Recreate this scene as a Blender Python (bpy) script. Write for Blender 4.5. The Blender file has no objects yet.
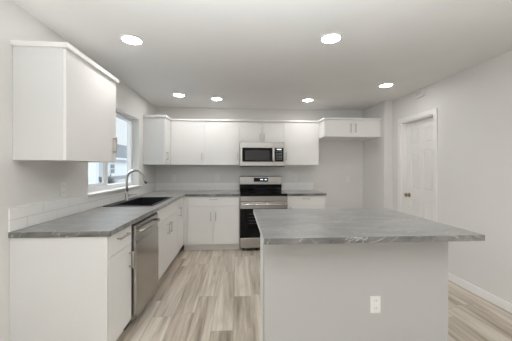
import bpy, bmesh, math, random
from mathutils import Vector, Matrix
random.seed(7)
S = bpy.context.scene
COL = S.collection

# ------------------------------------------------------------------ camera
cam_d = bpy.data.cameras.new('camera')
cam = bpy.data.objects.new('camera', cam_d)
COL.objects.link(cam)
cam.location = (1.4772, 0.0, 1.3335)
cam.rotation_euler = (Matrix.Rotation(-0.0685, 3, 'Z') @ Matrix.Rotation(math.pi / 2, 3, 'X')
                      @ Matrix.Rotation(0.0017, 3, 'Z')).to_euler()
cam_d.sensor_fit = 'HORIZONTAL'
cam_d.sensor_width = 36.0
cam_d.lens = 262.73 / 512 * 36.0
cam_d.shift_y = -2.78 / 512
cam_d.clip_start = 0.05
cam_d.clip_end = 300
S.camera = cam

# ------------------------------------------------------------------ world, daylight, exposure
W = bpy.data.worlds.new('overcast_sky')
S.world = W
W.use_nodes = True
wn, wl = W.node_tree.nodes, W.node_tree.links
wn.clear()
wo = wn.new('ShaderNodeOutputWorld')
wb = wn.new('ShaderNodeBackground')
wtc = wn.new('ShaderNodeTexCoord')
wsep = wn.new('ShaderNodeSeparateXYZ')
wr = wn.new('ShaderNodeValToRGB')
wr.color_ramp.elements[0].position = 0.0
wr.color_ramp.elements[0].color = (0.80, 0.84, 0.87, 1)
wr.color_ramp.elements[1].position = 0.6
wr.color_ramp.elements[1].color = (0.74, 0.82, 0.92, 1)
wl.new(wtc.outputs['Generated'], wsep.inputs[0])
wl.new(wsep.outputs['Z'], wr.inputs[0])
wl.new(wr.outputs[0], wb.inputs['Color'])
wb.inputs['Strength'].default_value = 1.12
wl.new(wb.outputs[0], wo.inputs['Surface'])


def area(name, loc, rot, sx, sy, power, color):
    d = bpy.data.lights.new(name, 'AREA')
    d.shape = 'RECTANGLE'
    d.size, d.size_y = sx, sy
    d.energy = power
    d.color = color
    o = bpy.data.objects.new(name, d)
    o.location = loc
    o.rotation_euler = rot
    COL.objects.link(o)
    return o


PI = math.pi
# daylight falling in through the living-room windows behind the camera and the kitchen window
area('daylight_side', (-0.35, -3.95, 1.2), (PI / 2 + 0.30, 0, -PI / 2), 2.9, 1.9, 110, (0.95, 0.98, 1.0))
area('daylight_kitchen', (-1.7, 3.9, 3.0), Vector((1.7, -0.35, -1.25)).to_track_quat('-Z', 'Y').to_euler(), 2.0, 1.4, 110, (0.93, 0.97, 1.0))
# added fill light, no lamp there: aimed up at the ceiling behind the camera
_b = area('ceiling_bounce_fill', (1.4, -0.35, 0.7), (PI * 0.96, 0, 0), 1.2, 1.0, 66, (0.92, 0.97, 1.0))
_b.data.spread = 2.0

# sun lamp added to brighten the yard; it comes from beyond the right wall and does not enter the room
_s = bpy.data.lights.new('yard_fill_sun', 'SUN')
_s.energy = 1.5
_s.angle = 0.35
_s.color = (1.0, 0.97, 0.93)
_so = bpy.data.objects.new('yard_fill_sun', _s)
_so.rotation_euler = Vector((-0.75, -0.25, -0.62)).to_track_quat('-Z', 'Y').to_euler()
COL.objects.link(_so)

LAMP_STRENGTH = 58.0
S.view_settings.view_transform = 'Standard'
S.view_settings.look = 'None'
S.view_settings.gamma = 1.0
S.view_settings.use_curve_mapping = False
S.view_settings.exposure = 0.17
S.cycles.max_bounces = 12
S.cycles.diffuse_bounces = 8
S.cycles.sample_clamp_indirect = 6.0
S.cycles.caustics_reflective = False
S.cycles.caustics_refractive = False

# ------------------------------------------------------------------ materials


def nodes_of(name):
    m = bpy.data.materials.new(name)
    m.use_nodes = True
    nt = m.node_tree
    return m, nt, nt.nodes, nt.links, nt.nodes['Principled BSDF']


def mat(name, col, rough=0.5, metal=0.0, var=0.02, scale=6.0, bump=0.0, bscale=200.0, stretch=None, emit=None, spec=0.5):
    """plain coated surface: a faint noise in tone and, if asked, a fine bump"""
    m, nt, n, l, p = nodes_of(name)
    tc = n.new('ShaderNodeTexCoord')
    mp = n.new('ShaderNodeMapping')
    l.new(tc.outputs['Object'], mp.inputs['Vector'])
    if stretch:
        mp.inputs['Scale'].default_value = stretch
    nz = n.new('ShaderNodeTexNoise')
    nz.inputs['Scale'].default_value = scale
    nz.inputs['Detail'].default_value = 3
    l.new(mp.outputs[0], nz.inputs['Vector'])
    r = n.new('ShaderNodeValToRGB')
    r.color_ramp.elements[0].position = 0.3
    r.color_ramp.elements[1].position = 0.7
    r.color_ramp.elements[0].color = [c * (1 - var) for c in col] + [1]
    r.color_ramp.elements[1].color = [min(1, c * (1 + var)) for c in col] + [1]
    l.new(nz.outputs['Fac'], r.inputs[0])
    l.new(r.outputs[0], p.inputs['Base Color'])
    p.inputs['Roughness'].default_value = rough
    p.inputs['Metallic'].default_value = metal
    p.inputs['Specular IOR Level'].default_value = spec
    if bump:
        b2 = n.new('ShaderNodeTexNoise')
        b2.inputs['Scale'].default_value = bscale
        b2.inputs['Detail'].default_value = 2
        l.new(mp.outputs[0], b2.inputs['Vector'])
        bp = n.new('ShaderNodeBump')
        bp.inputs['Strength'].default_value = bump
        bp.inputs['Distance'].default_value = 0.002
        l.new(b2.outputs['Fac'], bp.inputs['Height'])
        l.new(bp.outputs[0], p.inputs['Normal'])
    if emit:
        p.inputs['Emission Color'].default_value = (*emit[0], 1)
        p.inputs['Emission Strength'].default_value = emit[1]
    return m


M = {}
M['wall'] = mat('warm_white_wall_paint', (0.755, 0.745, 0.73), 0.85, var=0.008, scale=2, bump=0.12, bscale=160, spec=0.25)
M['shadedpaint'] = mat('shaded_wall_paint', (0.49, 0.486, 0.475), 0.85, var=0.008, scale=2, bump=0.12, bscale=160, spec=0.25)  # wall paint darkened: weaker light on the island front put into the colour
M['ceiling'] = mat('ceiling_paint', (0.80, 0.795, 0.785), 0.9, var=0.01, scale=3, bump=0.2, bscale=110, spec=0.2)
M['trim'] = mat('white_trim_paint', (0.86, 0.85, 0.835), 0.45, var=0.006)
M['door'] = mat('white_door_paint', (0.85, 0.84, 0.825), 0.42, var=0.006)
M['cab'] = mat('white_cabinet_laminate', (0.81, 0.803, 0.79), 0.38, var=0.006, scale=3)
M['panel'] = mat('white_end_panel', (0.71, 0.71, 0.702), 0.5, var=0.006, scale=3)
M['toe'] = mat('toe_board', (0.72, 0.70, 0.68), 0.6)
M['blackplastic'] = mat('black_plastic', (0.012, 0.012, 0.013), 0.45)
M['blackglass'] = mat('black_glass', (0.004, 0.004, 0.005), 0.06, spec=0.22)
M['ovenglass'] = mat('dark_oven_glass', (0.006, 0.005, 0.005), 0.12, spec=0.22)
M['steel'] = mat('brushed_steel', (0.47, 0.45, 0.425), 0.27, 1.0, var=0.05, scale=40, bump=0.08, bscale=90, stretch=(0.6, 0.6, 14))
M['nickel'] = mat('satin_nickel', (0.56, 0.53, 0.50), 0.33, 1.0, var=0.03, scale=30)
M['chrome'] = mat('faucet_steel', (0.47, 0.455, 0.435), 0.28, 1.0, var=0.03, scale=30)
M['knob'] = mat('aged_bronze', (0.33, 0.26, 0.19), 0.3, 1.0)
M['plastic'] = mat('white_plastic', (0.82, 0.81, 0.79), 0.35, var=0.004)
M['slot'] = mat('slot_dark', (0.40, 0.39, 0.38), 0.6)
M['sink'] = mat('black_composite', (0.013, 0.013, 0.015), 0.35, var=0.2, scale=300)
M['vinyl'] = mat('white_vinyl', (0.82, 0.83, 0.84), 0.4, var=0.004)
M['lens'] = mat('lamp_lens', (0.9, 0.9, 0.9), 0.5, emit=((1.0, 0.98, 0.96), LAMP_STRENGTH))
M['screen'] = mat('blue_white_digits', (0.2, 0.2, 0.2), 0.4, emit=((0.75, 0.88, 1.0), 1.6))
M['print'] = mat('grey_print', (0.42, 0.42, 0.43), 0.5)
M['meshscreen'] = mat('microwave_window_screen', (0.045, 0.042, 0.04), 0.25, spec=0.3)
M['polished'] = mat('polished_handle_steel', (0.78, 0.76, 0.74), 0.2, 1.0, var=0.02)
M['rackprint'] = mat('dim_rack', (0.05, 0.048, 0.045), 0.5)
M['rack'] = mat('oven_rack_wire', (0.45, 0.43, 0.42), 0.35, 1.0)
M['burner'] = mat('burner_ring_print', (0.07, 0.07, 0.075), 0.2)
M['siding'] = mat('pale_lap_siding', (0.80, 0.83, 0.86), 0.7, var=0.03, scale=2, stretch=(0.2, 0.2, 12))
M['roof'] = mat('grey_shingle', (0.26, 0.29, 0.32), 0.9, var=0.18, scale=5)
M['outglass'] = mat('house_window_glass', (0.22, 0.27, 0.31), 0.15)
M['stone'] = mat('grey_foundation', (0.36, 0.38, 0.40), 0.9, var=0.15)
M['ground'] = mat('frosty_ground', (0.66, 0.68, 0.68), 0.95, var=0.18, scale=1.2)
M['shrub'] = mat('bare_shrub', (0.20, 0.22, 0.22), 0.9, var=0.3, scale=8)


def glass_mat():
    m, nt, n, l, p = nodes_of('window_glass')
    n.remove(p)
    out = n['Material Output']
    t = n.new('ShaderNodeBsdfTransparent')
    t.inputs[0].default_value = (0.96, 0.98, 0.98, 1)
    g = n.new('ShaderNodeBsdfGlossy')
    g.inputs['Roughness'].default_value = 0.02
    f = n.new('ShaderNodeMath')
    f.operation = 'POWER'
    lw = n.new('ShaderNodeLayerWeight')
    lw.inputs['Blend'].default_value = 0.5
    l.new(lw.outputs['Facing'], f.inputs[0])
    f.inputs[1].default_value = 5.0
    x = n.new('ShaderNodeMixShader')
    l.new(f.outputs[0], x.inputs[0])
    l.new(t.outputs[0], x.inputs[1])
    l.new(g.outputs[0], x.inputs[2])
    l.new(x.outputs[0], out.inputs['Surface'])
    return m


M['glass'] = glass_mat()


def slate_mat():
    """grey slate-look laminate with cloudy tone and thin pale veins"""
    m, nt, n, l, p = nodes_of('grey_slate_laminate')
    tc = n.new('ShaderNodeTexCoord')
    mp = n.new('ShaderNodeMapping')
    mp.inputs['Rotation'].default_value = (0, 0, 0.5)
    mp.inputs['Scale'].default_value = (1.0, 2.8, 1.6)
    l.new(tc.outputs['Object'], mp.inputs[0])
    n1 = n.new('ShaderNodeTexNoise')
    n1.inputs['Scale'].default_value = 3.2
    n1.inputs['Detail'].default_value = 8
    n1.inputs['Roughness'].default_value = 0.62
    n1.inputs['Distortion'].default_value = 0.6
    l.new(mp.outputs[0], n1.inputs['Vector'])
    r1 = n.new('ShaderNodeValToRGB')
    r1.color_ramp.elements[0].position = 0.36
    r1.color_ramp.elements[0].color = (0.055, 0.053, 0.049, 1)
    r1.color_ramp.elements[1].position = 0.66
    r1.color_ramp.elements[1].color = (0.235, 0.229, 0.219, 1)
    l.new(n1.outputs['Fac'], r1.inputs[0])
    n2 = n.new('ShaderNodeTexNoise')
    n2.inputs['Scale'].default_value = 2.6
    n2.inputs['Detail'].default_value = 4
    n2.inputs['Distortion'].default_value = 1.6
    l.new(mp.outputs[0], n2.inputs['Vector'])
    r2 = n.new('ShaderNodeValToRGB')
    e = r2.color_ramp.elements
    e[0].position = 0.490
    e[0].color = (0, 0, 0, 1)
    e[1].position = 0.50
    e[1].color = (0.8, 0.8, 0.8, 1)
    e2 = e.new(0.512)
    e2.color = (0, 0, 0, 1)
    l.new(n2.outputs['Fac'], r2.inputs[0])
    mx = n.new('ShaderNodeMixRGB')
    mx.inputs['Color2'].default_value = (0.46, 0.45, 0.43, 1)
    l.new(r2.outputs[0], mx.inputs['Fac'])
    l.new(r1.outputs[0], mx.inputs['Color1'])
    l.new(mx.outputs[0], p.inputs['Base Color'])
    p.inputs['Roughness'].default_value = 0.32
    p.inputs['Specular IOR Level'].default_value = 0.5
    p.inputs['Sheen Weight'].default_value = 0.40
    p.inputs['Sheen Roughness'].default_value = 0.35
    p.inputs['Coat Weight'].default_value = 0.6
    p.inputs['Coat Roughness'].default_value = 0.3
    p.inputs['Coat IOR'].default_value = 1.45
    return m


M['slate'] = slate_mat()


def plank_mat():
    """vinyl planks running away from the camera: random tone per board, long streaky grain"""
    m, nt, n, l, p = nodes_of('grey_oak_planks')

    def math_(op, a, b=None):
        k = n.new('ShaderNodeMath')
        k.operation = op
        for i, v in enumerate((a, b)):
            if v is None:
                continue
            if isinstance(v, (int, float)):
                k.inputs[i].default_value = v
            else:
                l.new(v, k.inputs[i])
        return k.outputs[0]
    tc = n.new('ShaderNodeTexCoord')
    sp = n.new('ShaderNodeSeparateXYZ')
    l.new(tc.outputs['Object'], sp.inputs[0])
    xs = math_('DIVIDE', sp.outputs['X'], 0.18)
    row = math_('FLOOR', xs)
    fx = math_('FRACT', xs)
    wr_ = n.new('ShaderNodeTexWhiteNoise')
    wr_.noise_dimensions = '1D'
    l.new(row, wr_.inputs['W'])
    ys = math_('ADD', math_('DIVIDE', sp.outputs['Y'], 1.22), math_('MULTIPLY', wr_.outputs['Value'], 7.3))
    board = math_('FLOOR', ys)
    fy = math_('FRACT', ys)
    cb = n.new('ShaderNodeCombineXYZ')
    l.new(row, cb.inputs[0])
    l.new(board, cb.inputs[1])
    wn2 = n.new('ShaderNodeTexWhiteNoise')
    wn2.noise_dimensions = '2D'
    l.new(cb.outputs[0], wn2.inputs['Vector'])
    # grain, shifted per board
    off = n.new('ShaderNodeVectorMath')
    off.operation = 'MULTIPLY_ADD'
    off.inputs[1].default_value = (9, 13, 5)
    l.new(wn2.outputs['Color'], off.inputs[0])
    l.new(tc.outputs['Object'], off.inputs[2])
    mp = n.new('ShaderNodeMapping')
    mp.inputs['Scale'].default_value = (11, 0.75, 1)
    l.new(off.outputs[0], mp.inputs[0])
    g = n.new('ShaderNodeTexNoise')
    g.inputs['Scale'].default_value = 1.4
    g.inputs['Detail'].default_value = 7
    g.inputs['Roughness'].default_value = 0.62
    g.inputs['Distortion'].default_value = 0.5
    l.new(mp.outputs[0], g.inputs['Vector'])
    mp2 = n.new('ShaderNodeMapping')
    mp2.inputs['Scale'].default_value = (6, 0.5, 1)
    l.new(off.outputs[0], mp2.inputs[0])
    g2 = n.new('ShaderNodeTexNoise')
    g2.inputs['Scale'].default_value = 1.5
    g2.inputs['Detail'].default_value = 3
    l.new(mp2.outputs[0], g2.inputs['Vector'])
    fac = math_('ADD', math_('MULTIPLY', g.outputs['Fac'], 0.72),
                math_('ADD', math_('MULTIPLY', g2.outputs['Fac'], 0.33), math_('ADD', math_('MULTIPLY', wn2.outputs['Value'], 0.13), 0.065)))
    r = n.new('ShaderNodeValToRGB')
    e = r.color_ramp.elements
    e[0].position = 0.43
    e[0].color = (0.19, 0.145, 0.104, 1)
    e[1].position = 0.78
    e[1].color = (0.71, 0.645, 0.565, 1)
    k = e.new(0.60)
    k.color = (0.475, 0.405, 0.328, 1)
    l.new(fac, r.inputs[0])
    ex = math_('MINIMUM', fx, math_('SUBTRACT', 1.0, fx))
    ey = math_('MINIMUM', fy, math_('SUBTRACT', 1.0, fy))
    seam = math_('MAXIMUM', math_('LESS_THAN', ex, 0.010), math_('LESS_THAN', ey, 0.0015))
    mx = n.new('ShaderNodeMixRGB')
    mx.inputs['Color2'].default_value = (0.17, 0.13, 0.10, 1)
    l.new(math_('MULTIPLY', seam, 0.35), mx.inputs['Fac'])
    l.new(r.outputs[0], mx.inputs['Color1'])
    l.new(mx.outputs[0], p.inputs['Base Color'])
    p.inputs['Roughness'].default_value = 0.42
    bp = n.new('ShaderNodeBump')
    bp.inputs['Strength'].default_value = 0.9
    bp.inputs['Distance'].default_value = 0.002
    l.new(math_('SUBTRACT', g.outputs['Fac'], seam), bp.inputs['Height'])
    l.new(bp.outputs[0], p.inputs['Normal'])
    return m


M['planks'] = plank_mat()


def tile_mat():
    """glossy white wall tile, two courses high; U runs along the wall"""
    m, nt, n, l, p = nodes_of('white_wall_tile')
    tc = n.new('ShaderNodeTexCoord')
    sp = n.new('ShaderNodeSeparateXYZ')
    l.new(tc.outputs['Object'], sp.inputs[0])
    ad = n.new('ShaderNodeMath')
    l.new(sp.outputs['X'], ad.inputs[0])
    l.new(sp.outputs['Y'], ad.inputs[1])
    cb = n.new('ShaderNodeCombineXYZ')
    l.new(ad.outputs[0], cb.inputs[0])
    l.new(sp.outputs['Z'], cb.inputs[1])
    b = n.new('ShaderNodeTexBrick')
    b.offset = 0.5
    b.inputs['Scale'].default_value = 1.0
    b.inputs['Color1'].default_value = (0.92, 0.913, 0.90, 1)
    b.inputs['Color2'].default_value = (0.905, 0.897, 0.882, 1)
    b.inputs['Mortar'].default_value = (0.70, 0.69, 0.675, 1)
    b.inputs['Mortar Size'].default_value = 0.0016
    b.inputs['Brick Width'].default_value = 0.305
    b.inputs['Row Height'].default_value = 0.0765
    l.new(cb.outputs[0], b.inputs['Vector'])
    l.new(b.outputs['Color'], p.inputs['Base Color'])
    p.inputs['Roughness'].default_value = 0.22
    bp = n.new('ShaderNodeBump')
    bp.invert = True
    bp.inputs['Strength'].default_value = 0.9
    bp.inputs['Distance'].default_value = 0.001
    l.new(b.outputs['Fac'], bp.inputs['Height'])
    l.new(bp.outputs[0], p.inputs['Normal'])
    return m


M['tile'] = tile_mat()

# ------------------------------------------------------------------ mesh helpers


class MB:
    """collects shapes, in world coordinates, for ONE mesh object"""

    def __init__(self):
        self.bm = bmesh.new()

    def box(self, x0, x1, y0, y1, z0, z1, bev=0.0, seg=2):
        b = bmesh.new()
        bmesh.ops.create_cube(b, size=1.0)
        for v in b.verts:
            v.co = Vector(((x0 + x1) / 2 + v.co.x * (x1 - x0), (y0 + y1) / 2 + v.co.y * (y1 - y0),
                           (z0 + z1) / 2 + v.co.z * (z1 - z0)))
        if bev:
            bmesh.ops.bevel(b, geom=b.edges[:], offset=bev, segments=seg, profile=0.5, affect='EDGES')
        return self._merge(b)

    def _merge(self, b):
        me = bpy.data.meshes.new('tmp')
        b.to_mesh(me)
        b.free()
        self.bm.from_mesh(me)
        bpy.data.meshes.remove(me)
        return self

    def cyl(self, p0, p1, r0, r1=None, n=24):
        r1 = r0 if r1 is None else r1
        p0, p1 = Vector(p0), Vector(p1)
        d = p1 - p0
        b = bmesh.new()
        bmesh.ops.create_cone(b, cap_ends=True, segments=n, radius1=r0, radius2=r1, depth=d.length)
        q = Vector((0, 0, 1)).rotation_difference(d.normalized())
        for v in b.verts:
            v.co = q @ v.co + (p0 + p1) / 2
        for f in b.faces:
            if len(f.verts) == 4:
                f.smooth = True
        return self._merge(b)

    def tube(self, pts, rad, n=14):
        """round bar along a path; rad is one radius or a list"""
        pts = [Vector(p) for p in pts]
        rs = rad if isinstance(rad, (list, tuple)) else [rad] * len(pts)
        bm = self.bm
        rings = []
        t0 = (pts[1] - pts[0]).normalized()
        ref = Vector((0, 1, 0)) if abs(t0.y) < 0.9 else Vector((1, 0, 0))
        for i, p in enumerate(pts):
            t = (pts[min(i + 1, len(pts) - 1)] - pts[max(i - 1, 0)]).normalized()
            a = (ref - t * ref.dot(t)).normalized()
            ref = a
            c = t.cross(a)
            rings.append([bm.verts.new(p + (a * math.cos(k * 2 * PI / n) + c * math.sin(k * 2 * PI / n)) * rs[i]) for k in range(n)])
        for i in range(len(rings) - 1):
            for k in range(n):
                f = bm.faces.new((rings[i][k], rings[i][(k + 1) % n], rings[i + 1][(k + 1) % n], rings[i + 1][k]))
                f.smooth = True
        bm.faces.new(list(reversed(rings[0])))
        bm.faces.new(rings[-1])
        return self

    def lathe(self, origin, axis, prof, n=28):
        """profile of (distance along axis, radius) turned round the axis"""
        o, ax = Vector(origin), Vector(axis).normalized()
        q = Vector((0, 0, 1)).rotation_difference(ax)
        bm = self.bm
        rings = []
        for h, r in prof:
            rings.append([bm.verts.new(o + q @ Vector((r * math.cos(k * 2 * PI / n), r * math.sin(k * 2 * PI / n), h))) for k in range(n)])
        for i in range(len(rings) - 1):
            for k in range(n):
                f = bm.faces.new((rings[i][k], rings[i][(k + 1) % n], rings[i + 1][(k + 1) % n], rings[i + 1][k]))
                f.smooth = True
        if prof[0][1] > 1e-5:
            bm.faces.new(list(reversed(rings[0])))
        if prof[-1][1] > 1e-5:
            bm.faces.new(rings[-1])
        return self

    def plate(self, us, vs, inside, w0, w1, axes='xyz', bev=0.0):
        """solid slab: cells of the grid us x vs that are 'inside', from w0 to w1; axes says which axis u, v and w are"""
        b = bmesh.new()
        ix = ['xyz'.index(a) for a in axes]

        def co(u, v, w):
            c = [0, 0, 0]
            c[ix[0]], c[ix[1]], c[ix[2]] = u, v, w
            return Vector(c)
        V = {}

        def vert(i, j):
            if (i, j) not in V:
                V[(i, j)] = b.verts.new(co(us[i], vs[j], w0))
            return V[(i, j)]
        fs = []
        for i in range(len(us) - 1):
            for j in range(len(vs) - 1):
                if inside(i, j):
                    fs.append(b.faces.new((vert(i, j), vert(i + 1, j), vert(i + 1, j + 1), vert(i, j + 1))))
        g = bmesh.ops.extrude_face_region(b, geom=fs, use_keep_orig=True)
        for e in g['geom']:
            if isinstance(e, bmesh.types.BMVert):
                e.co += co(0, 0, w1 - w0)
        bmesh.ops.recalc_face_normals(b, faces=b.faces[:])
        bmesh.ops.dissolve_limit(b, angle_limit=0.01, verts=b.verts[:], edges=b.edges[:])
        if bev:
            ed = [e for e in b.edges if len(e.link_faces) == 2 and e.calc_face_angle(0) > 0.5]
            bmesh.ops.bevel(b, geom=ed, offset=bev, segments=2, profile=0.5, affect='EDGES')
        return self._merge(b)

    def prism(self, poly, a0, a1, axes='xyz'):
        """polygon in (u,v) pulled from a0 to a1 along w"""
        ix = ['xyz'.index(a) for a in axes]

        def co(u, v, w):
            c = [0, 0, 0]
            c[ix[0]], c[ix[1]], c[ix[2]] = u, v, w
            return Vector(c)
        b = bmesh.new()
        lo = [b.verts.new(co(u, v, a0)) for u, v in poly]
        hi = [b.verts.new(co(u, v, a1)) for u, v in poly]
        b.faces.new(lo)
        b.faces.new(hi)
        for i in range(len(poly)):
            k = (i + 1) % len(poly)
            b.faces.new((lo[i], lo[k], hi[k], hi[i]))
        bmesh.ops.recalc_face_normals(b, faces=b.faces[:])
        return self._merge(b)

    def build(self, name, m, parent=None, origin=None):
        bm = self.bm
        bmesh.ops.recalc_face_normals(bm, faces=bm.faces[:])
        if parent is not None:
            base = world_loc(parent)
        else:
            base = Vector(origin) if origin is not None else Vector((0, 0, 0))
        for v in bm.verts:
            v.co -= base
        me = bpy.data.meshes.new(name)
        bm.to_mesh(me)
        bm.free()
        me.materials.append(M[m])
        o = bpy.data.objects.new(name, me)
        COL.objects.link(o)
        if parent is not None:
            o.parent = parent
        else:
            o.location = base
        return o


def world_loc(o):
    p = Vector((0, 0, 0))
    while o is not None:
        p = p + o.location
        o = o.parent
    return p


def box(x0, x1, y0, y1, z0, z1, bev=0.0):
    return MB().box(x0, x1, y0, y1, z0, z1, bev)


def tag(o, label, cat, group=None):
    o['label'] = label
    o['category'] = cat
    if group:
        o['group'] = group
    return o


def thing(name, loc, label, cat, group=None):
    o = bpy.data.objects.new(name, None)
    o.empty_display_size = 0.1
    COL.objects.link(o)
    o.location = loc
    return tag(o, label, cat, group)


def struct(o):
    o['kind'] = 'structure'
    return o


def struct_empty(name, loc):
    o = bpy.data.objects.new(name, None)
    o.empty_display_size = 0.1
    COL.objects.link(o)
    o.location = loc
    return struct(o)


# ------------------------------------------------------------------ the room
YB = 4.8526            # back wall
ZC = 2.4265            # ceiling
XR = 3.9945            # right wall
XA = 3.8528            # side of the fridge alcove
YS = 4.119             # end of the alcove stub
YR = -7.5              # rear wall, behind the camera
WT = 0.16              # wall thickness
WIN = (2.705, 4.035, 1.055, 2.055)     # kitchen window opening in the left wall: y0 y1 z0 z1
DOOR = (3.212, 3.905, 2.035)           # door opening in the right wall: y0 y1 top

struct(MB().box(-WT, XR + 1.2, YR - WT, YB + WT, -0.12, 0.0).build('floor', 'planks'))
struct(MB().box(-WT, XR + 1.2, YR - WT, YB + WT, ZC, ZC + 0.12).build('ceiling', 'ceiling'))
us = [YR - WT, -5.4, -2.5, WIN[0], WIN[1], YB + WT]
vs = [0.0, 0.35, WIN[2], WIN[3], 2.2, ZC]
struct(MB().plate(us, vs, lambda i, j: not ((i == 1 and j in (1, 2, 3)) or (i == 3 and j == 2)), -WT, 0.0, 'yzx').build('wall_left', 'wall'))
struct(box(0.0, XA, YB, YB + WT, 0, ZC).build('wall_back', 'wall'))
struct(box(XA, XR, YS, YB + WT, 0, ZC, 0.004).build('wall_alcove', 'wall'))
us = [YR - WT, DOOR[0], DOOR[1], YB + WT]
vs = [0.0, DOOR[2], ZC]
struct(MB().plate(us, vs, lambda i, j: not (i == 1 and j == 0), XR, XR + 0.125, 'yzx').build('wall_right', 'wall'))
us = [0.0, 0.30, 1.50, 2.75, 3.85, XR]
vs = [0.0, 0.30, 2.2, ZC]
struct(MB().plate(us, vs, lambda i, j: not (i in (1, 3) and j == 1), YR - WT, YR, 'xzy').build('wall_rear', 'wall'))
# pantry behind the door
struct(box(XR + 1.1, XR + 1.2, 2.6, YB + WT, 0, ZC).build('wall_pantry', 'wall'))


def baseboard(name, x0, x1, y0, y1, h=0.083):
    struct(box(x0, x1, y0, y1, 0.0005, h, 0.003).build(name, 'trim'))


baseboard('baseboard_right', XR - 0.014, XR, YR, DOOR[0] - 0.0605)
baseboard('baseboard_stub', XR - 0.014, XR, DOOR[1] + 0.0605, YS - 0.014)
baseboard('baseboard_alcove_end', XA, XR - 0.0005, YS - 0.014, YS)
baseboard('baseboard_alcove', XA - 0.014, XA, YS, YB - 0.0145)
baseboard('baseboard_back', 2.93, XA - 0.0005, YB - 0.014, YB)
baseboard('baseboard_left', 0.0, 0.014, YR, 1.80)

# door casing, jamb and the six-panel door
CT = DOOR[2] + 0.058
tr = MB()
tr.plate([DOOR[0] - 0.058, DOOR[0] + 0.004, DOOR[1] - 0.004, DOOR[1] + 0.058], [0.0, DOOR[2] - 0.004, CT],
         lambda i, j: not (i == 1 and j == 0), XR - 0.017, XR, 'yzx', 0.004)
struct(tr.build('trim_1', 'trim'))
jb = MB()
jb.plate([DOOR[0], DOOR[0] + 0.018, DOOR[1] - 0.018, DOOR[1]], [0.0, DOOR[2] - 0.018, DOOR[2]],
         lambda i, j: not (i == 1 and j == 0), XR - 0.001, XR + 0.125, 'yzx')
struct(jb.build('trim_2', 'trim'))
d0, d1, dz = DOOR[0] + 0.02, DOOR[1] - 0.02, DOOR[2] - 0.021
DX = XR + 0.078
door = struct_empty('door_1', (DX + 0.0175, (d0 + d1) / 2, 0.0))
ws = d1 - d0
st, mid = 0.105, 0.10
pw = (ws - 2 * st - mid) / 2
cols = [(d0 + st, d0 + st + pw), (d1 - st - pw, d1 - st)]
rows = [(0.23, 0.86), (1.02, 1.585), (1.69, 1.90)]
us = [d0, cols[0][0], cols[0][1], cols[1][0], cols[1][1], d1]
vs = [0.008, rows[0][0], rows[0][1], rows[1][0], rows[1][1], rows[2][0], rows[2][1], dz]
leaf = MB()
leaf.plate(us, vs, lambda i, j: not (i in (1, 3) and j in (1, 3, 5)), DX, DX + 0.035, 'yzx', 0.004)
leaf.build('door_leaf', 'door', door)
for (a, b) in cols:
    for (c, e) in rows:
        pm = MB()
        pm.box(DX + 0.010, DX + 0.026, a - 0.001, b + 0.001, c - 0.001, e + 0.001)
        g = 0.028
        # raised field with sloping sides
        bb = bmesh.new()
        lo = [bb.verts.new((DX + 0.011, y, z)) for y, z in ((a + 0.008, c + 0.008), (b - 0.008, c + 0.008), (b - 0.008, e - 0.008), (a + 0.008, e - 0.008))]
        hi = [bb.verts.new((DX + 0.003, y, z)) for y, z in ((a + g, c + g), (b - g, c + g), (b - g, e - g), (a + g, e - g))]
        bb.faces.new(hi)
        for k in range(4):
            q = (k + 1) % 4
            bb.faces.new((lo[k], lo[q], hi[q], hi[k]))
        pm._merge(bb)
        pm.build('door_panel', 'door', door)
kn = MB()
ky, kz = d1 - 0.065, 0.925
kn.lathe((DX, ky, kz), (-1, 0, 0), [(0, 0.033), (0.006, 0.032), (0.010, 0.014), (0.030, 0.012), (0.036, 0.022), (0.046, 0.029), (0.058, 0.029), (0.066, 0.020), (0.068, 0.0)])
kb = kn.build('door_knob', 'knob', door)
kb['label'] = 'aged bronze door knob'

# kitchen window in the left wall
win = struct_empty('window_1', (-0.12, (WIN[0] + WIN[1]) / 2, WIN[2]))
y0, y1, z0, z1 = WIN
fr = MB()
fw = 0.05
ym = 3.30
fr.plate([y0, y0 + fw, y1 - fw, y1], [z0 + 0.015, z0 + 0.015 + fw, z1 - fw, z1], lambda i, j: not (i == 1 and j == 1), -0.155, -0.095, 'yzx', 0.004)
fr.build('window_frame', 'vinyl', win)
sf = MB()
sf.plate([y0 + fw, y0 + fw + 0.03, ym - 0.03, ym + 0.035], [z0 + fw + 0.015, z0 + fw + 0.05, z1 - fw - 0.035, z1 - fw],
         lambda i, j: not (i == 1 and j == 1), -0.138, -0.112, 'yzx', 0.003)
sf.build('sliding_sash', 'vinyl', win)
ms = MB()
ms.box(-0.15, -0.125, ym - 0.035, ym + 0.03, z0 + fw + 0.015, z1 - fw, 0.003)
ms.build('meeting_rail', 'vinyl', win)
box(-0.127, -0.123, y0 + fw + 0.031, ym - 0.031, z0 + fw + 0.051, z1 - fw - 0.036).build('window_pane', 'glass', win)
box(-0.145, -0.141, ym + 0.031, y1 - fw - 0.001, z0 + fw + 0.016, z1 - fw - 0.001).build('window_pane', 'glass', win)
sl = MB()
sl.plate([y0 - 0.04, y0, y1, y1 + 0.075], [-0.155, 0.0, 0.032], lambda i, j: j == 1 or i == 1, z0 - 0.006, z0 + 0.016, 'yxz', 0.004)
sl.build('window_sill', 'trim', win)
box(0.0, 0.012, y0 - 0.02, y1 + 0.05, z0 - 0.022, z0 - 0.006, 0.002).build('window_apron', 'trim', win)

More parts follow.
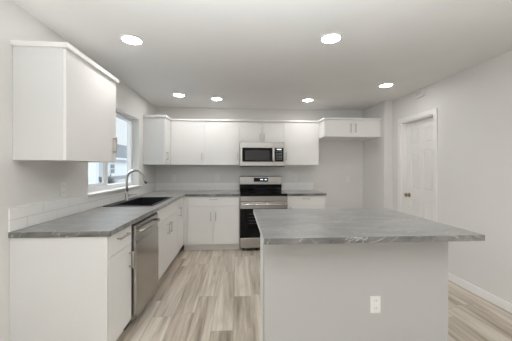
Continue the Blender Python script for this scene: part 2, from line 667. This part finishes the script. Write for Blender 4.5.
# ------------------------------------------------------------------ view outside the kitchen window
struct(box(-60, -WT - 0.02, -20, 90, -0.5, -0.12).build('ground', 'ground'))
HX = -13.4            # wall of the house across the yard
hs = thing('neighbour_house', (HX - 3, 33, -0.12), 'single-storey pale house with grey roof seen through the kitchen window', 'house')
box(HX - 7, HX, 30.3, 47, 0.12, 2.40).build('house_wall', 'siding', hs)
box(HX - 7.02, HX + 0.05, 30.25, 47.05, -0.12, 0.30).build('foundation', 'stone', hs)
rf = MB()
rf.prism([(HX + 0.55, 2.32), (HX + 0.55, 2.50), (HX - 3.5, 4.9), (HX - 7.55, 2.50), (HX - 7.55, 2.32)], 29.9, 47.4, 'xzy')
rf.build('house_roof', 'roof', hs)
box(HX + 0.55, HX + 0.60, 29.9, 47.4, 2.28, 2.50).build('fascia', 'vinyl', hs)
hw = MB().plate([31.55, 31.66, 32.2, 32.74, 32.85], [0.55, 0.66, 1.15, 1.21, 1.70, 1.81], lambda i, j: i in (0, 3) or j in (0, 2, 4), HX - 0.01, HX + 0.06, 'yzx').build('house_window', 'vinyl', hs)
box(HX - 0.005, HX + 0.02, 31.6, 32.8, 0.6, 1.76).build('house_window_glass', 'outglass', hw)
GX = -8.2
gs = thing('garden_shed', (GX - 1.5, 17.6, -0.12), 'tall pale blue-white outbuilding at left of the window view', 'shed')
box(GX - 3.0, GX, 14.5, 18.9, -0.12, 3.1).build('shed_wall', 'siding', gs)
box(GX - 0.01, GX + 0.03, 18.75, 18.93, -0.12, 3.1).build('corner_trim', 'vinyl', gs)
sr = MB()
sr.prism([(GX + 0.4, 3.05), (GX + 0.4, 3.2), (GX - 1.5, 4.2), (GX - 3.4, 3.2), (GX - 3.4, 3.05)], 14.2, 19.2, 'xzy')
sr.build('shed_roof', 'roof', gs)
sh = MB()
for k in range(90):
    a, e = random.uniform(0, 2 * PI), random.uniform(0.15, 1.4)
    L = random.uniform(0.5, 1.0)
    d = Vector((math.cos(a) * math.cos(e), math.sin(a) * math.cos(e), math.sin(e)))
    p0 = Vector((-10.5, 24.9, -0.12)) + Vector((d.x, d.y, 0)) * 0.15
    sh.cyl(p0, p0 + d * L, 0.035, 0.012, 6)
tag(sh.build('shrub', 'shrub', None, (-10.5, 24.9, -0.12)), 'small dark bare shrub in the yard outside the kitchen window', 'shrub')

# ------------------------------------------------------------------ hardware helpers


def pull_v(parent, axis, face, along, zc, length=0.135):
    """upright bar pull; axis 'x' = on a face looking +x, 'y' = on a face looking -y"""
    m = MB()
    o = 0.030
    for s in (-1, 1):
        z = zc + s * (length / 2 - 0.014)
        if axis == 'x':
            m.box(face, face + o, along - 0.005, along + 0.005, z - 0.005, z + 0.005, 0.001)
        else:
            m.box(along - 0.005, along + 0.005, face - o, face, z - 0.005, z + 0.005, 0.001)
    if axis == 'x':
        m.box(face + o - 0.005, face + o + 0.006, along - 0.006, along + 0.006, zc - length / 2, zc + length / 2, 0.002)
    else:
        m.box(along - 0.006, along + 0.006, face - o - 0.006, face - o + 0.005, zc - length / 2, zc + length / 2, 0.002)
    return m.build('handle', 'nickel', parent)


def pull_h(parent, axis, face, along, zc, length=0.135):
    m = MB()
    o = 0.030
    for s in (-1, 1):
        a = along + s * (length / 2 - 0.014)
        if axis == 'x':
            m.box(face, face + o, a - 0.005, a + 0.005, zc - 0.005, zc + 0.005, 0.001)
        else:
            m.box(a - 0.005, a + 0.005, face - o, face, zc - 0.005, zc + 0.005, 0.001)
    if axis == 'x':
        m.box(face + o - 0.005, face + o + 0.006, along - length / 2, along + length / 2, zc - 0.006, zc + 0.006, 0.002)
    else:
        m.box(along - length / 2, along + length / 2, face - o - 0.006, face - o + 0.005, zc - 0.006, zc + 0.006, 0.002)
    return m.build('handle', 'nickel', parent)


BX = 0.5937            # carcass front of the left run
FX = 0.6137            # door face of the left run
BY = YB - 0.5937       # carcass front of the back run
FY = YB - 0.6137       # door face of the back run
CZ0, CZ1 = 0.877, 0.914  # worktop underside / top
UZ0, UZ1 = 1.381, 2.128  # upper cabinets
TZ = 0.10              # toe-kick height
UX = 0.317             # carcass depth of the uppers; +0.02 door
UY = YB - 0.317

LB = 'base cabinets'


def base_left(name, y0, y1, label, toe='toe'):
    t = thing(name, (0.3, (y0 + y1) / 2, 0.0), label, 'cabinet', LB)
    m = MB()
    if name == 'sink_cabinet':      # open at the top for the bowl
        m.plate([0.002, 0.018, BX - 0.018, BX], [y0, y0 + 0.016, y1 - 0.016, y1], lambda i, j: not (i == 1 and j == 1), TZ, CZ0 - 0.001, 'xyz')
        m.box(0.018, BX - 0.018, y0 + 0.016, y1 - 0.016, TZ, TZ + 0.016)
    else:
        m.box(0.002, BX, y0, y1, TZ, CZ0 - 0.001)
    m.build('carcass', 'cab', t)
    box(0.45, 0.548, y0, y1, 0.0005, TZ).build('toe_kick', toe, t)
    return t


# ---- left run
c1 = base_left('drawer_cabinet', 1.822, 2.205, 'narrow white base cabinet with one drawer left of the dishwasher')
box(0.002, FX, 1.806, 1.822, 0.0005, CZ0 - 0.001, 0.001).build('end_panel', 'panel', c1)
dr = box(BX, FX, 1.826, 2.203, 0.722, 0.868, 0.0015).build('drawer', 'cab', c1)
pull_h(dr, 'x', FX, 2.03, 0.822, 0.19)
do = box(BX, FX, 1.826, 2.203, 0.104, 0.718, 0.0015).build('door', 'cab', c1)
pull_v(do, 'x', FX, 2.155, 0.60)

# dishwasher
dw0, dw1 = 2.222, 2.826
dw = thing('dishwasher', (0.33, (dw0 + dw1) / 2, 0), 'stainless steel dishwasher built in under the left worktop', 'dishwasher')
box(0.03, 0.585, dw0, dw1, 0.10, 0.858).build('tub_body', 'blackplastic', dw)
dd = MB()
prof = [(0.590, 0.082), (0.640, 0.082), (0.646, 0.088), (0.6465, 0.44), (0.645, 0.70), (0.637, 0.735), (0.636, 0.765), (0.640, 0.775), (0.640, 0.855), (0.590, 0.855)]
dd.prism(prof, dw0 + 0.004, dw1 - 0.004, 'xzy')
ddo = dd.build('door', 'steel', dw)
hb = MB()
hb.tube([(0.636, dw0 + 0.055, 0.800), (0.668, dw0 + 0.060, 0.800), (0.676, dw0 + 0.09, 0.800), (0.681, (dw0 + dw1) / 2, 0.800), (0.676, dw1 - 0.09, 0.800),
         (0.668, dw1 - 0.060, 0.800), (0.636, dw1 - 0.055, 0.800)], 0.011)
hb.build('handle', 'steel', ddo)
box(0.588, 0.630, dw0 + 0.004, dw1 - 0.004, 0.855, 0.869, 0.001).build('control_strip', 'blackplastic', dw)
box(0.45, 0.552, dw0, dw1, 0.0005, 0.098).build('toe_panel', 'blackplastic', dw)

# sink base
c2 = base_left('sink_cabinet', 2.842, 3.832, 'white double-door base cabinet under the black sink')
box(BX, FX, 2.845, 3.829, 0.722, 0.868, 0.0015).build('false_front', 'cab', c2)
for a, b, h in ((2.845, 3.335, 3.285), (3.339, 3.829, 3.39)):
    do = box(BX, FX, a, b, 0.104, 0.718, 0.0015).build('door', 'cab', c2)
    pull_v(do, 'x', FX, h, 0.585)
# blind corner cabinet
c3 = base_left('corner_cabinet', 3.838, FY - 0.002, 'white base cabinet with upright pull in the inner corner')
do = box(BX, FX, 3.841, FY - 0.035, 0.104, 0.868, 0.0015).build('door', 'cab', c3)
pull_v(do, 'x', FX, 3.93, 0.685)
box(BX, FX, FY - 0.033, FY - 0.002, 0.104, 0.868, 0.001).build('filler', 'cab', c3)

# ---- back run


def base_back(name, x0, x1, label):
    t = thing(name, ((x0 + x1) / 2, YB - 0.3, 0), label, 'cabinet', LB)
    box(x0, x1, BY, YB - 0.002, TZ, CZ0 - 0.001).build('carcass', 'cab', t)
    box(x0, x1, BY + 0.045, BY + 0.13, 0.0005, TZ).build('toe_kick', 'toe', t)
    return t


c4 = base_back('double_door_cabinet', FX, 1.504, 'white base cabinet with wide drawer and two doors left of the range')
box(FX, 0.683, FY, BY, 0.104, 0.868, 0.001).build('filler', 'cab', c4)
dr = box(0.687, 1.501, FY, BY, 0.722, 0.868, 0.0015).build('drawer', 'cab', c4)
pull_h(dr, 'y', FY, 1.088, 0.826, 0.135)
for a, b, h in ((0.687, 1.083, 1.046), (1.087, 1.501, 1.124)):
    do = box(a, b, FY, BY, 0.104, 0.718, 0.0015).build('door', 'cab', c4)
    pull_v(do, 'y', FY, h, 0.557, 0.15)
c5 = base_back('drawer_cabinet', 2.281, 2.914, 'white base cabinet between the range and the fridge alcove')
dr = box(2.284, 2.911, FY, BY, 0.722, 0.868, 0.0015).build('drawer', 'cab', c5)
pull_h(dr, 'y', FY, 2.588, 0.829, 0.135)
do = box(2.284, 2.911, FY, BY, 0.104, 0.718, 0.0015).build('door', 'cab', c5)
pull_v(do, 'y', FY, 2.335, 0.63)

# ---- worktops
SK = (0.038, 0.560, 2.908, 3.755)      # sink cut-out x0 x1 y0 y1
CD = 0.6384
wt = MB()
us = [0.002, SK[0] + 0.01, SK[1] - 0.01, CD, 1.506]
vs = [1.7948, SK[2] + 0.01, SK[3] - 0.01, YB - CD, YB - 0.002]
wt.plate(us, vs, lambda i, j: (j == 3) or (i < 3 and not (i == 1 and j == 1)), CZ0, CZ1, 'xyz', 0.003)
tag(wt.build('worktop', 'slate', None, (0.3, 3.3, CZ0)), 'grey slate-look L-shaped worktop along the left and back walls', 'worktop', 'slate worktops')
tag(box(2.279, 2.9263, YB - CD, YB - 0.002, CZ0, CZ1, 0.003).build('worktop', 'slate', None, (2.6, YB - 0.3, CZ0)),
    'short grey slate-look worktop right of the range', 'worktop', 'slate worktops')

# ---- tile upstands
TH = 0.153
o_ = CZ1 + 0.0005


def upstand(name, dims, label):
    m = MB()
    m.box(*dims, 0.0015)
    tag(m.build(name, 'tile', None, (dims[0], dims[2], o_)), label, 'backsplash', 'tile upstands')


upstand('tile_backsplash', (0.0005, 0.011, 1.797, YB - 0.012, o_, o_ + TH), 'two-course white tile upstand along the left wall under the window')
upstand('tile_backsplash', (0.0005, 1.500, YB - 0.011, YB - 0.0005, o_, o_ + TH - 0.012), 'two-course white tile upstand on the back wall left of the range')
upstand('tile_backsplash', (2.290, 2.885, YB - 0.011, YB - 0.0005, o_, o_ + TH - 0.012), 'short white tile upstand on the back wall right of the range')

# ---- sink and faucet
sk = thing('sink', (0.3, 3.34, CZ1), 'black drop-in kitchen sink set in the worktop by the window', 'sink')
x0, x1, y0, y1 = SK
bx0, bx1, by0, by1 = x0 + 0.095, x1 - 0.03, y0 + 0.03, y1 - 0.03
rm = MB()
rm.plate([x0, bx0, bx1, x1], [y0, by0, by1, y1], lambda i, j: not (i == 1 and j == 1), CZ1 + 0.0005, CZ1 + 0.009, 'xyz', 0.003)
rm.build('rim', 'sink', sk)
bw = MB()
t = 0.008
bw.plate([bx0 - t, bx0, bx1, bx1 + t], [by0 - t, by0, by1, by1 + t], lambda i, j: not (i == 1 and j == 1), CZ1 - 0.21, CZ1 + 0.001, 'xyz')
bw.box(bx0 - t, bx1 + t, by0 - t, by1 + t, CZ1 - 0.22, CZ1 - 0.21)
bw.build('bowl', 'sink', sk)
dn = MB()
dn.lathe(((bx0 + bx1) / 2, (by0 + by1) / 2, CZ1 - 0.21), (0, 0, 1), [(0, 0.045), (0.004, 0.044), (0.004, 0.03), (0.001, 0.0)])
dn.build('drain', 'chrome', sk)

fx, fy, fz = 0.090, 3.39, CZ1 + 0.0095
fc = thing('faucet', (fx, fy, fz), 'brushed steel gooseneck faucet standing behind the black sink', 'faucet')
fb = MB()
fb.lathe((fx, fy, fz), (0, 0, 1), [(0, 0.028), (0.006, 0.027), (0.012, 0.022), (0.09, 0.021), (0.105, 0.016), (0.106, 0.0)])
fb.build('base', 'chrome', fc)
R = 0.100
top = 1.195
pts = [(fx, fy, fz + 0.08), (fx, fy, 1.1), (fx, fy, top)]
for k in range(1, 15):
    a = PI - k * (PI * 0.92) / 14
    pts.append((fx + R + R * math.cos(a), fy, top + R * math.sin(a)))
sp_ = MB()
sp_.tube(pts, 0.0150, 16)
sp_.build('spout', 'chrome', fc)
e = Vector(pts[-1])
dv = (Vector(pts[-1]) - Vector(pts[-2])).normalized()
dv = Vector((dv.x + 0.12, 0, dv.z)).normalized()
hd = MB()
hd.tube([e - dv * 0.004, e + dv * 0.02, e + dv * 0.03, e + dv * 0.085], [0.0155, 0.0165, 0.0175, 0.0185], 16)
ho = hd.build('spray_head', 'chrome', fc)
nzz = MB()
nzz.tube([e + dv * 0.085, e + dv * 0.094], [0.0165, 0.015], 16)
nzz.build('nozzle', 'blackplastic', ho)
lv = MB()
lv.cyl((fx, fy, fz + 0.062), (fx + 0.038, fy, fz + 0.062), 0.014)
lv.tube([(fx + 0.036, fy, fz + 0.064), (fx + 0.075, fy, fz + 0.072), (fx + 0.125, fy, fz + 0.078)], [0.007, 0.0055, 0.005], 10)
lv.build('lever', 'chrome', fc)

# ------------------------------------------------------------------ upper cabinets
UG = 'upper cabinets'
CR0, CR1 = 2.126, 2.1566


def crown(parent, polyline_boxes):
    m = MB()
    for b in polyline_boxes:
        m.box(*b, 0.002)
    return m.build('crown_trim', 'cab', parent)


# left wall, near cabinet
u1 = thing('wall_cabinet', (0.16, 2.18, UZ0), 'large white upper cabinet hanging on the left wall before the window', 'cabinet', UG)
box(0.002, UX, 1.828, 2.544, UZ0, UZ1).build('carcass', 'panel', u1)
do = box(UX, UX + 0.02, 1.830, 2.542, UZ0 + 0.001, UZ1 - 0.004, 0.0015).build('door', 'cab', u1)
pull_v(do, 'x', UX + 0.02, 2.488, 1.535, 0.15)
crown(u1, [(0.002, UX + 0.040, 1.808, 2.564, CR0, CR1)])
# corner cabinet on the left wall
u2 = thing('wall_cabinet', (0.16, 4.53, UZ0), 'white upper cabinet in the corner just past the window', 'cabinet', UG)
box(0.002, UX, 4.2115, YB - 0.002, UZ0, UZ1).build('carcass', 'panel', u2)
do = box(UX, UX + 0.02, 4.214, UY - 0.022, UZ0 + 0.001, UZ1 - 0.004, 0.0015).build('door', 'cab', u2)
pull_v(do, 'x', UX + 0.02, 4.262, 1.515, 0.13)
crown(u2, [(0.002, UX + 0.040, 4.1915, YB - 0.002, CR0, CR1)])


def upper_back(name, x0, x1, z0, label, doors, d=0.317, xr=None):
    t = thing(name, ((x0 + x1) / 2, YB - 0.16, z0), label, 'cabinet', UG)
    y = YB - d
    box(x0, x1, y, YB - 0.002, z0, UZ1).build('carcass', 'cab', t)
    for a, b, h, hz, hl in doors:
        do = box(a, b, y - 0.02, y, z0 + 0.001, UZ1 - 0.004, 0.0015).build('door', 'cab', t)
        pull_v(do, 'y', y - 0.02, h, hz, hl)
    return t


t = upper_back('wall_cabinet', UX + 0.021, 0.9085, UZ0, 'single-door white upper cabinet on the back wall nearest the corner', [(0.373, 0.907, 0.868, 1.523, 0.13)])
box(UX + 0.0225, 0.371, UY - 0.02, UY, UZ0 + 0.001, UZ1 - 0.004).build('filler', 'cab', t)
crown(t, [(UX + 0.042, 0.9085, UY - 0.042, YB - 0.002, CR0, CR1)])
t = upper_back('wall_cabinet', 0.9095, 1.5065, UZ0, 'single-door white upper cabinet touching the left of the microwave', [(0.911, 1.505, 1.469, 1.523, 0.13)])
crown(t, [(0.9095, 1.5065, UY - 0.042, YB - 0.002, CR0, CR1)])
t = upper_back('wall_cabinet', 1.5075, 2.2735, 1.772, 'short two-door white cabinet above the microwave',
               [(1.509, 1.8885, 1.855, 1.865, 0.11), (1.8925, 2.272, 1.926, 1.865, 0.11)])
crown(t, [(1.5075, 2.2735, UY - 0.042, YB - 0.002, CR0, CR1)])
t = upper_back('wall_cabinet', 2.2745, 2.8925, UZ0, 'single-door white upper cabinet touching the right of the microwave', [(2.276, 2.891, 2.312, 1.530, 0.13)])
crown(t, [(2.2745, 2.8925, UY - 0.042, YB - 0.002, CR0, CR1)])
FD = 0.61
t = upper_back('wall_cabinet', 2.8935, XA - 0.003, 1.848, 'deep two-door white cabinet high over the empty fridge alcove',
               [(2.897, 3.369, 3.330, 1.988, 0.145), (3.373, XA - 0.006, 3.413, 1.988, 0.145)], d=FD)
crown(t, [(2.873, XA - 0.003, YB - FD - 0.042, YB - 0.002, CR0 + 0.0003, CR1 + 0.0003)])

# ------------------------------------------------------------------ microwave
mx0, mx1, my, mz0, mz1 = 1.5105, 2.2705, YB - 0.405, 1.354, 1.770
mw = thing('microwave', ((mx0 + mx1) / 2, YB - 0.2, mz0), 'stainless over-the-range microwave mounted above the stove', 'microwave')
box(mx0, mx1, my + 0.03, YB - 0.002, mz0, mz1, 0.002).build('body', 'steel', mw)
ds = mx0 + 0.578
md = MB()
md.plate([mx0, mx0 + 0.040, ds - 0.026, ds], [mz0 + 0.012, mz0 + 0.082, mz1 - 0.098, mz1 - 0.002], lambda i, j: not (i == 1 and j == 1), my, my + 0.029, 'xzy', 0.003)
mdo = md.build('door', 'steel', mw)
box(mx0 + 0.085, ds - 0.075, my + 0.0015, my + 0.0035, mz0 + 0.108, mz1 - 0.140).build('window_mesh', 'meshscreen', mdo)
box(mx0 + 0.038, ds - 0.024, my + 0.003, my + 0.026, mz0 + 0.080, mz1 - 0.096).build('door_window', 'blackglass', mdo)
mh = MB()
mh.tube([(ds - 0.018, my, mz1 - 0.085), (ds - 0.018, my - 0.032, mz1 - 0.095), (ds - 0.018, my - 0.040, mz1 - 0.13), (ds - 0.018, my - 0.040, mz0 + 0.13),
         (ds - 0.018, my - 0.032, mz0 + 0.095), (ds - 0.018, my, mz0 + 0.085)], 0.013)
mh.build('handle', 'polished', mdo)
cp = MB()
cp.plate([ds + 0.002, ds + 0.014, mx1 - 0.018, mx1], [mz0 + 0.012, mz0 + 0.082, mz1 - 0.098, mz1 - 0.002], lambda i, j: not (i == 1 and j == 1), my, my + 0.029, 'xzy', 0.002)
cp.build('control_surround', 'steel', mw)
cpp = box(ds + 0.013, mx1 - 0.017, my + 0.002, my + 0.026, mz0 + 0.080, mz1 - 0.096).build('control_panel', 'blackglass', mw)
px0, px1 = ds + 0.03, mx1 - 0.034
box(px0 + 0.02, px1 - 0.02, my + 0.0005, my + 0.003, mz1 - 0.132, mz1 - 0.115).build('clock_display', 'screen', cpp)
for r in range(6):
    for c in range(3):
        bxx = px0 + 0.006 + c * (px1 - px0 - 0.012) / 3
        bz = mz1 - 0.160 - r * 0.0255
        box(bxx + 0.005, bxx + (px1 - px0 - 0.012) / 3 - 0.005, my + 0.001, my + 0.003, bz - 0.006, bz).build('button', 'print', cpp)
vt = MB()
vt.box(mx0, mx1, my + 0.01, my + 0.08, mz0 - 0.006, mz0 + 0.011, 0.001)
vt.build('vent_grille', 'blackplastic', mw)

# ------------------------------------------------------------------ range
rx0, rx1 = 1.510, 2.2735
ry = YB - 0.665        # oven door face
rg = thing('range', ((rx0 + rx1) / 2, YB - 0.33, 0), 'freestanding stainless electric range with black glass top', 'stove')
box(rx0 + 0.002, rx1 - 0.002, ry + 0.05, YB - 0.012, 0.03, 0.8755).build('body', 'blackplastic', rg)
ct = MB()
ct.box(rx0, rx1, ry + 0.002, YB - 0.075, 0.876, 0.917, 0.004)
cto = ct.build('cooktop', 'blackglass', rg)
for cx_, cy_, r_ in ((rx0 + 0.2, ry + 0.19, 0.115), (rx1 - 0.2, ry + 0.19, 0.09), (rx0 + 0.2, ry + 0.43, 0.08), (rx1 - 0.2, ry + 0.43, 0.10)):
    m = MB()
    m.lathe((cx_, cy_, 0.917), (0, 0, 1), [(0.0, r_ - 0.004), (0.0004, r_ - 0.004), (0.0004, r_), (0.0, r_)])
    m.build('burner_ring', 'burner', cto)
bgy = YB - 0.072
bg = MB()
bg.prism([(bgy - 0.004, 0.905), (YB - 0.012, 0.905), (YB - 0.012, 1.184), (bgy + 0.028, 1.184), (bgy, 1.165), (bgy, 1.04), (bgy - 0.004, 1.03)], rx0, rx1, 'yzx')
bgo = bg.build('backguard', 'steel', rg)
box(rx0 + 0.001, rx1 - 0.001, bgy - 0.010, bgy - 0.0045, 0.917, 1.03, 0.001).build('backguard_glass', 'blackglass', bgo)
dp = box(rx0 + 0.255, rx0 + 0.515, bgy - 0.004, bgy + 0.002, 1.078, 1.150, 0.001).build('display', 'blackglass', bgo)
for a, b in ((0.375, 0.395), (0.402, 0.422), (0.455, 0.490)):
    box(rx0 + a, rx0 + b, bgy - 0.005, bgy - 0.0035, 1.108, 1.126).build('clock_digit', 'screen', dp)
# front: steel band, door with window, drawer
box(rx0, rx1, ry + 0.008, ry + 0.05, 0.795, 0.875, 0.003).build('front_panel', 'steel', rg)
od = MB()
od.box(rx0 + 0.001, rx1 - 0.001, ry, ry + 0.045, 0.676, 0.790, 0.004)
od.box(rx0 + 0.001, rx1 - 0.001, ry + 0.001, ry + 0.045, 0.215, 0.676)
odo = od.build('oven_door', 'steel', rg)
ow = box(rx0 + 0.002, rx1 - 0.002, ry - 0.003, ry + 0.0005, 0.217, 0.676, 0.001).build('oven_glass', 'blackglass', odo)
wn_ = box(rx0 + 0.13, rx1 - 0.13, ry - 0.0045, ry - 0.003, 0.40, 0.64).build('oven_window', 'ovenglass', odo)
rk = MB()
for k in range(4):
    z = 0.44 + k * 0.05
    rk.box(rx0 + 0.14, rx1 - 0.14, ry - 0.0052, ry - 0.0044, z, z + 0.006)
rk.build('rack_pattern', 'rackprint', odo)
oh = MB()
hz = 0.752
oh.cyl((rx0 + 0.03, ry - 0.045, hz), (rx1 - 0.03, ry - 0.045, hz), 0.014)
for x in (rx0 + 0.06, rx1 - 0.06):
    oh.box(x - 0.012, x + 0.012, ry - 0.045, ry, hz - 0.012, hz + 0.012, 0.003)
oh.build('handle', 'polished', odo)
box(rx0 + 0.001, rx1 - 0.001, ry + 0.004, ry + 0.05, 0.050, 0.209, 0.004).build('storage_drawer', 'steel', rg)
for x in (rx0 + 0.05, rx1 - 0.05):
    for y in (ry + 0.09, YB - 0.08):
        MB().cyl((x, y, 0.0005), (x, y, 0.03), 0.018, n=12).build('foot', 'blackplastic', rg)

# ------------------------------------------------------------------ island
IX0, IX1, IY0, IY1 = 1.6323, 3.026, 1.5457, 2.6545
PX0, PX1 = 1.658, 2.974
isl = thing('kitchen_island', ((PX0 + PX1) / 2, 2.1, 0), 'white kitchen island base under the large grey top', 'island')
box(PX0, PX1, 1.772, 1.890, 0.0005, CZ0 - 0.001, 0.003).build('half_wall', 'shadedpaint', isl)
ib = MB()
ib.box(PX0 - 0.013, PX1 + 0.013, 1.759, 1.7715, 0.0005, 0.083, 0.003)
ib.box(PX0 - 0.013, PX0 - 0.0005, 1.7715, 1.890, 0.0005, 0.083, 0.003)
ib.box(PX1 + 0.0005, PX1 + 0.013, 1.7715, 1.890, 0.0005, 0.083, 0.003)
ib.build('baseboard', 'trim', isl)
box(1.716, 2.93, 1.891, 2.600, TZ, CZ0 - 0.001).build('carcass', 'cab', isl)
box(1.700, 1.7155, 1.891, 2.600, 0.0005, CZ0 - 0.001, 0.001).build('end_panel', 'panel', isl)
box(2.9305, 2.946, 1.891, 2.600, 0.0005, CZ0 - 0.001, 0.001).build('end_panel', 'panel', isl)
box(1.716, 2.93, 2.45, 2.545, 0.0005, TZ).build('toe_kick', 'toe', isl)
for a, b, h in ((1.703, 2.110, 2.075), (2.114, 2.526, 2.15), (2.530, 2.943, 2.565)):
    do = box(a, b, 2.6005, 2.620, 0.104, 0.868, 0.0015).build('door', 'cab', isl)
    m = MB()
    m.box(h - 0.006, h + 0.006, 2.644, 2.656, 0.62, 0.755, 0.002)
    for z in (0.635, 0.74):
        m.box(h - 0.005, h + 0.005, 2.620, 2.646, z - 0.005, z + 0.005)
    m.build('handle', 'nickel', do)
tag(box(IX0, IX1, IY0, IY1, CZ0, CZ1, 0.003).build('worktop', 'slate', None, (2.3, 2.1, CZ0)),
    'large grey slate-look island worktop overhanging its base', 'worktop', 'slate worktops')

# ------------------------------------------------------------------ outlets


def outlet(axis, w, a, z, label):
    """axis 'x+': plate on a wall facing +x at x=w; 'y-': on a wall facing -y at y=w"""
    loc = (w, a, z) if axis == 'x+' else (a, w, z)
    t = thing('wall_outlet', loc, label, 'outlet', 'white wall outlets')

    def bx_(a0, a1, z0, z1, d0, d1, nm, mt, par, bev=0.0):
        if axis == 'x+':
            return box(w + d0, w + d1, a + a0, a + a1, z + z0, z + z1, bev).build(nm, mt, par)
        return box(a + a0, a + a1, w - d1, w - d0, z + z0, z + z1, bev).build(nm, mt, par)
    bx_(-0.037, 0.037, -0.059, 0.059, 0.0005, 0.007, 'cover_plate', 'plastic', t, 0.002)
    for s in (-1, 1):
        r = bx_(-0.017, 0.017, s * 0.026 - 0.018, s * 0.026 + 0.018, 0.007, 0.0095, 'receptacle', 'plastic', t, 0.001)
        for k in (-1, 1):
            bx_(k * 0.007 - 0.0018, k * 0.007 + 0.0018, s * 0.026 - 0.003, s * 0.026 + 0.011, 0.0095, 0.0098, 'slot', 'slot', r)
    return t


outlet('x+', 0.0, 2.325, 1.145, 'white outlet on the left wall below the near upper cabinet')
outlet('y-', YB, 0.316, 1.140, 'white outlet on the back wall near the left corner')
outlet('y-', YB, 1.099, 1.143, 'faint white outlet on the back wall between corner and range')
outlet('y-', YB, 2.546, 1.147, 'white outlet on the back wall just right of the range')
outlet('y-', YB, 3.555, 1.123, 'white outlet inside the empty fridge alcove')
outlet('y-', 1.772, 2.433, 0.382, 'white outlet low on the front of the island')

# small box high on the right wall
ch = thing('wall_chime', (XR, 3.461, 2.305), 'small pale box high on the wall above the white door', 'chime box')
box(XR - 0.035, XR - 0.0005, 3.375, 3.547, 2.305, 2.415, 0.006).build('cover', 'wall', ch)
for k in range(3):
    box(XR - 0.0365, XR - 0.0345, 3.40, 3.522, 2.335 + k * 0.02, 2.341 + k * 0.02).build('vent_slot', 'slot', ch)

# ------------------------------------------------------------------ recessed ceiling lights
LAMPS = [
    (0.570, 2.314, 'recessed ceiling light above the left worktop, nearest on the left'),
    (2.258, 2.168, 'recessed ceiling light right above the island'),
    (3.425, 3.343, 'recessed ceiling light by the white door, farthest right'),
    (0.585, 4.026, 'recessed ceiling light near the back corner cabinet'),
    (1.140, 4.198, 'recessed ceiling light between the back corner and the microwave'),
    (2.600, 4.175, 'recessed ceiling light in front of the cabinet right of the microwave'),
]


def downlight(x, y, label, group='recessed ceiling lights'):
    t = thing('ceiling_light', (x, y, ZC), label, 'ceiling light', group)
    r = MB()
    r.lathe((x, y, ZC - 0.0005), (0, 0, -1), [(0, 0.092), (0.004, 0.090), (0.007, 0.082), (0.0065, 0.0765), (0.0, 0.0765)])
    r.build('trim_ring', 'plastic', t)
    e = MB()
    e.lathe((x, y, ZC - 0.0005), (0, 0, -1), [(0, 0.076), (0.004, 0.076), (0.0055, 0.05), (0.006, 0.0)])
    e.build('lens', 'lens', t)
    return t


for x, y, lab in LAMPS:
    downlight(x, y, lab)
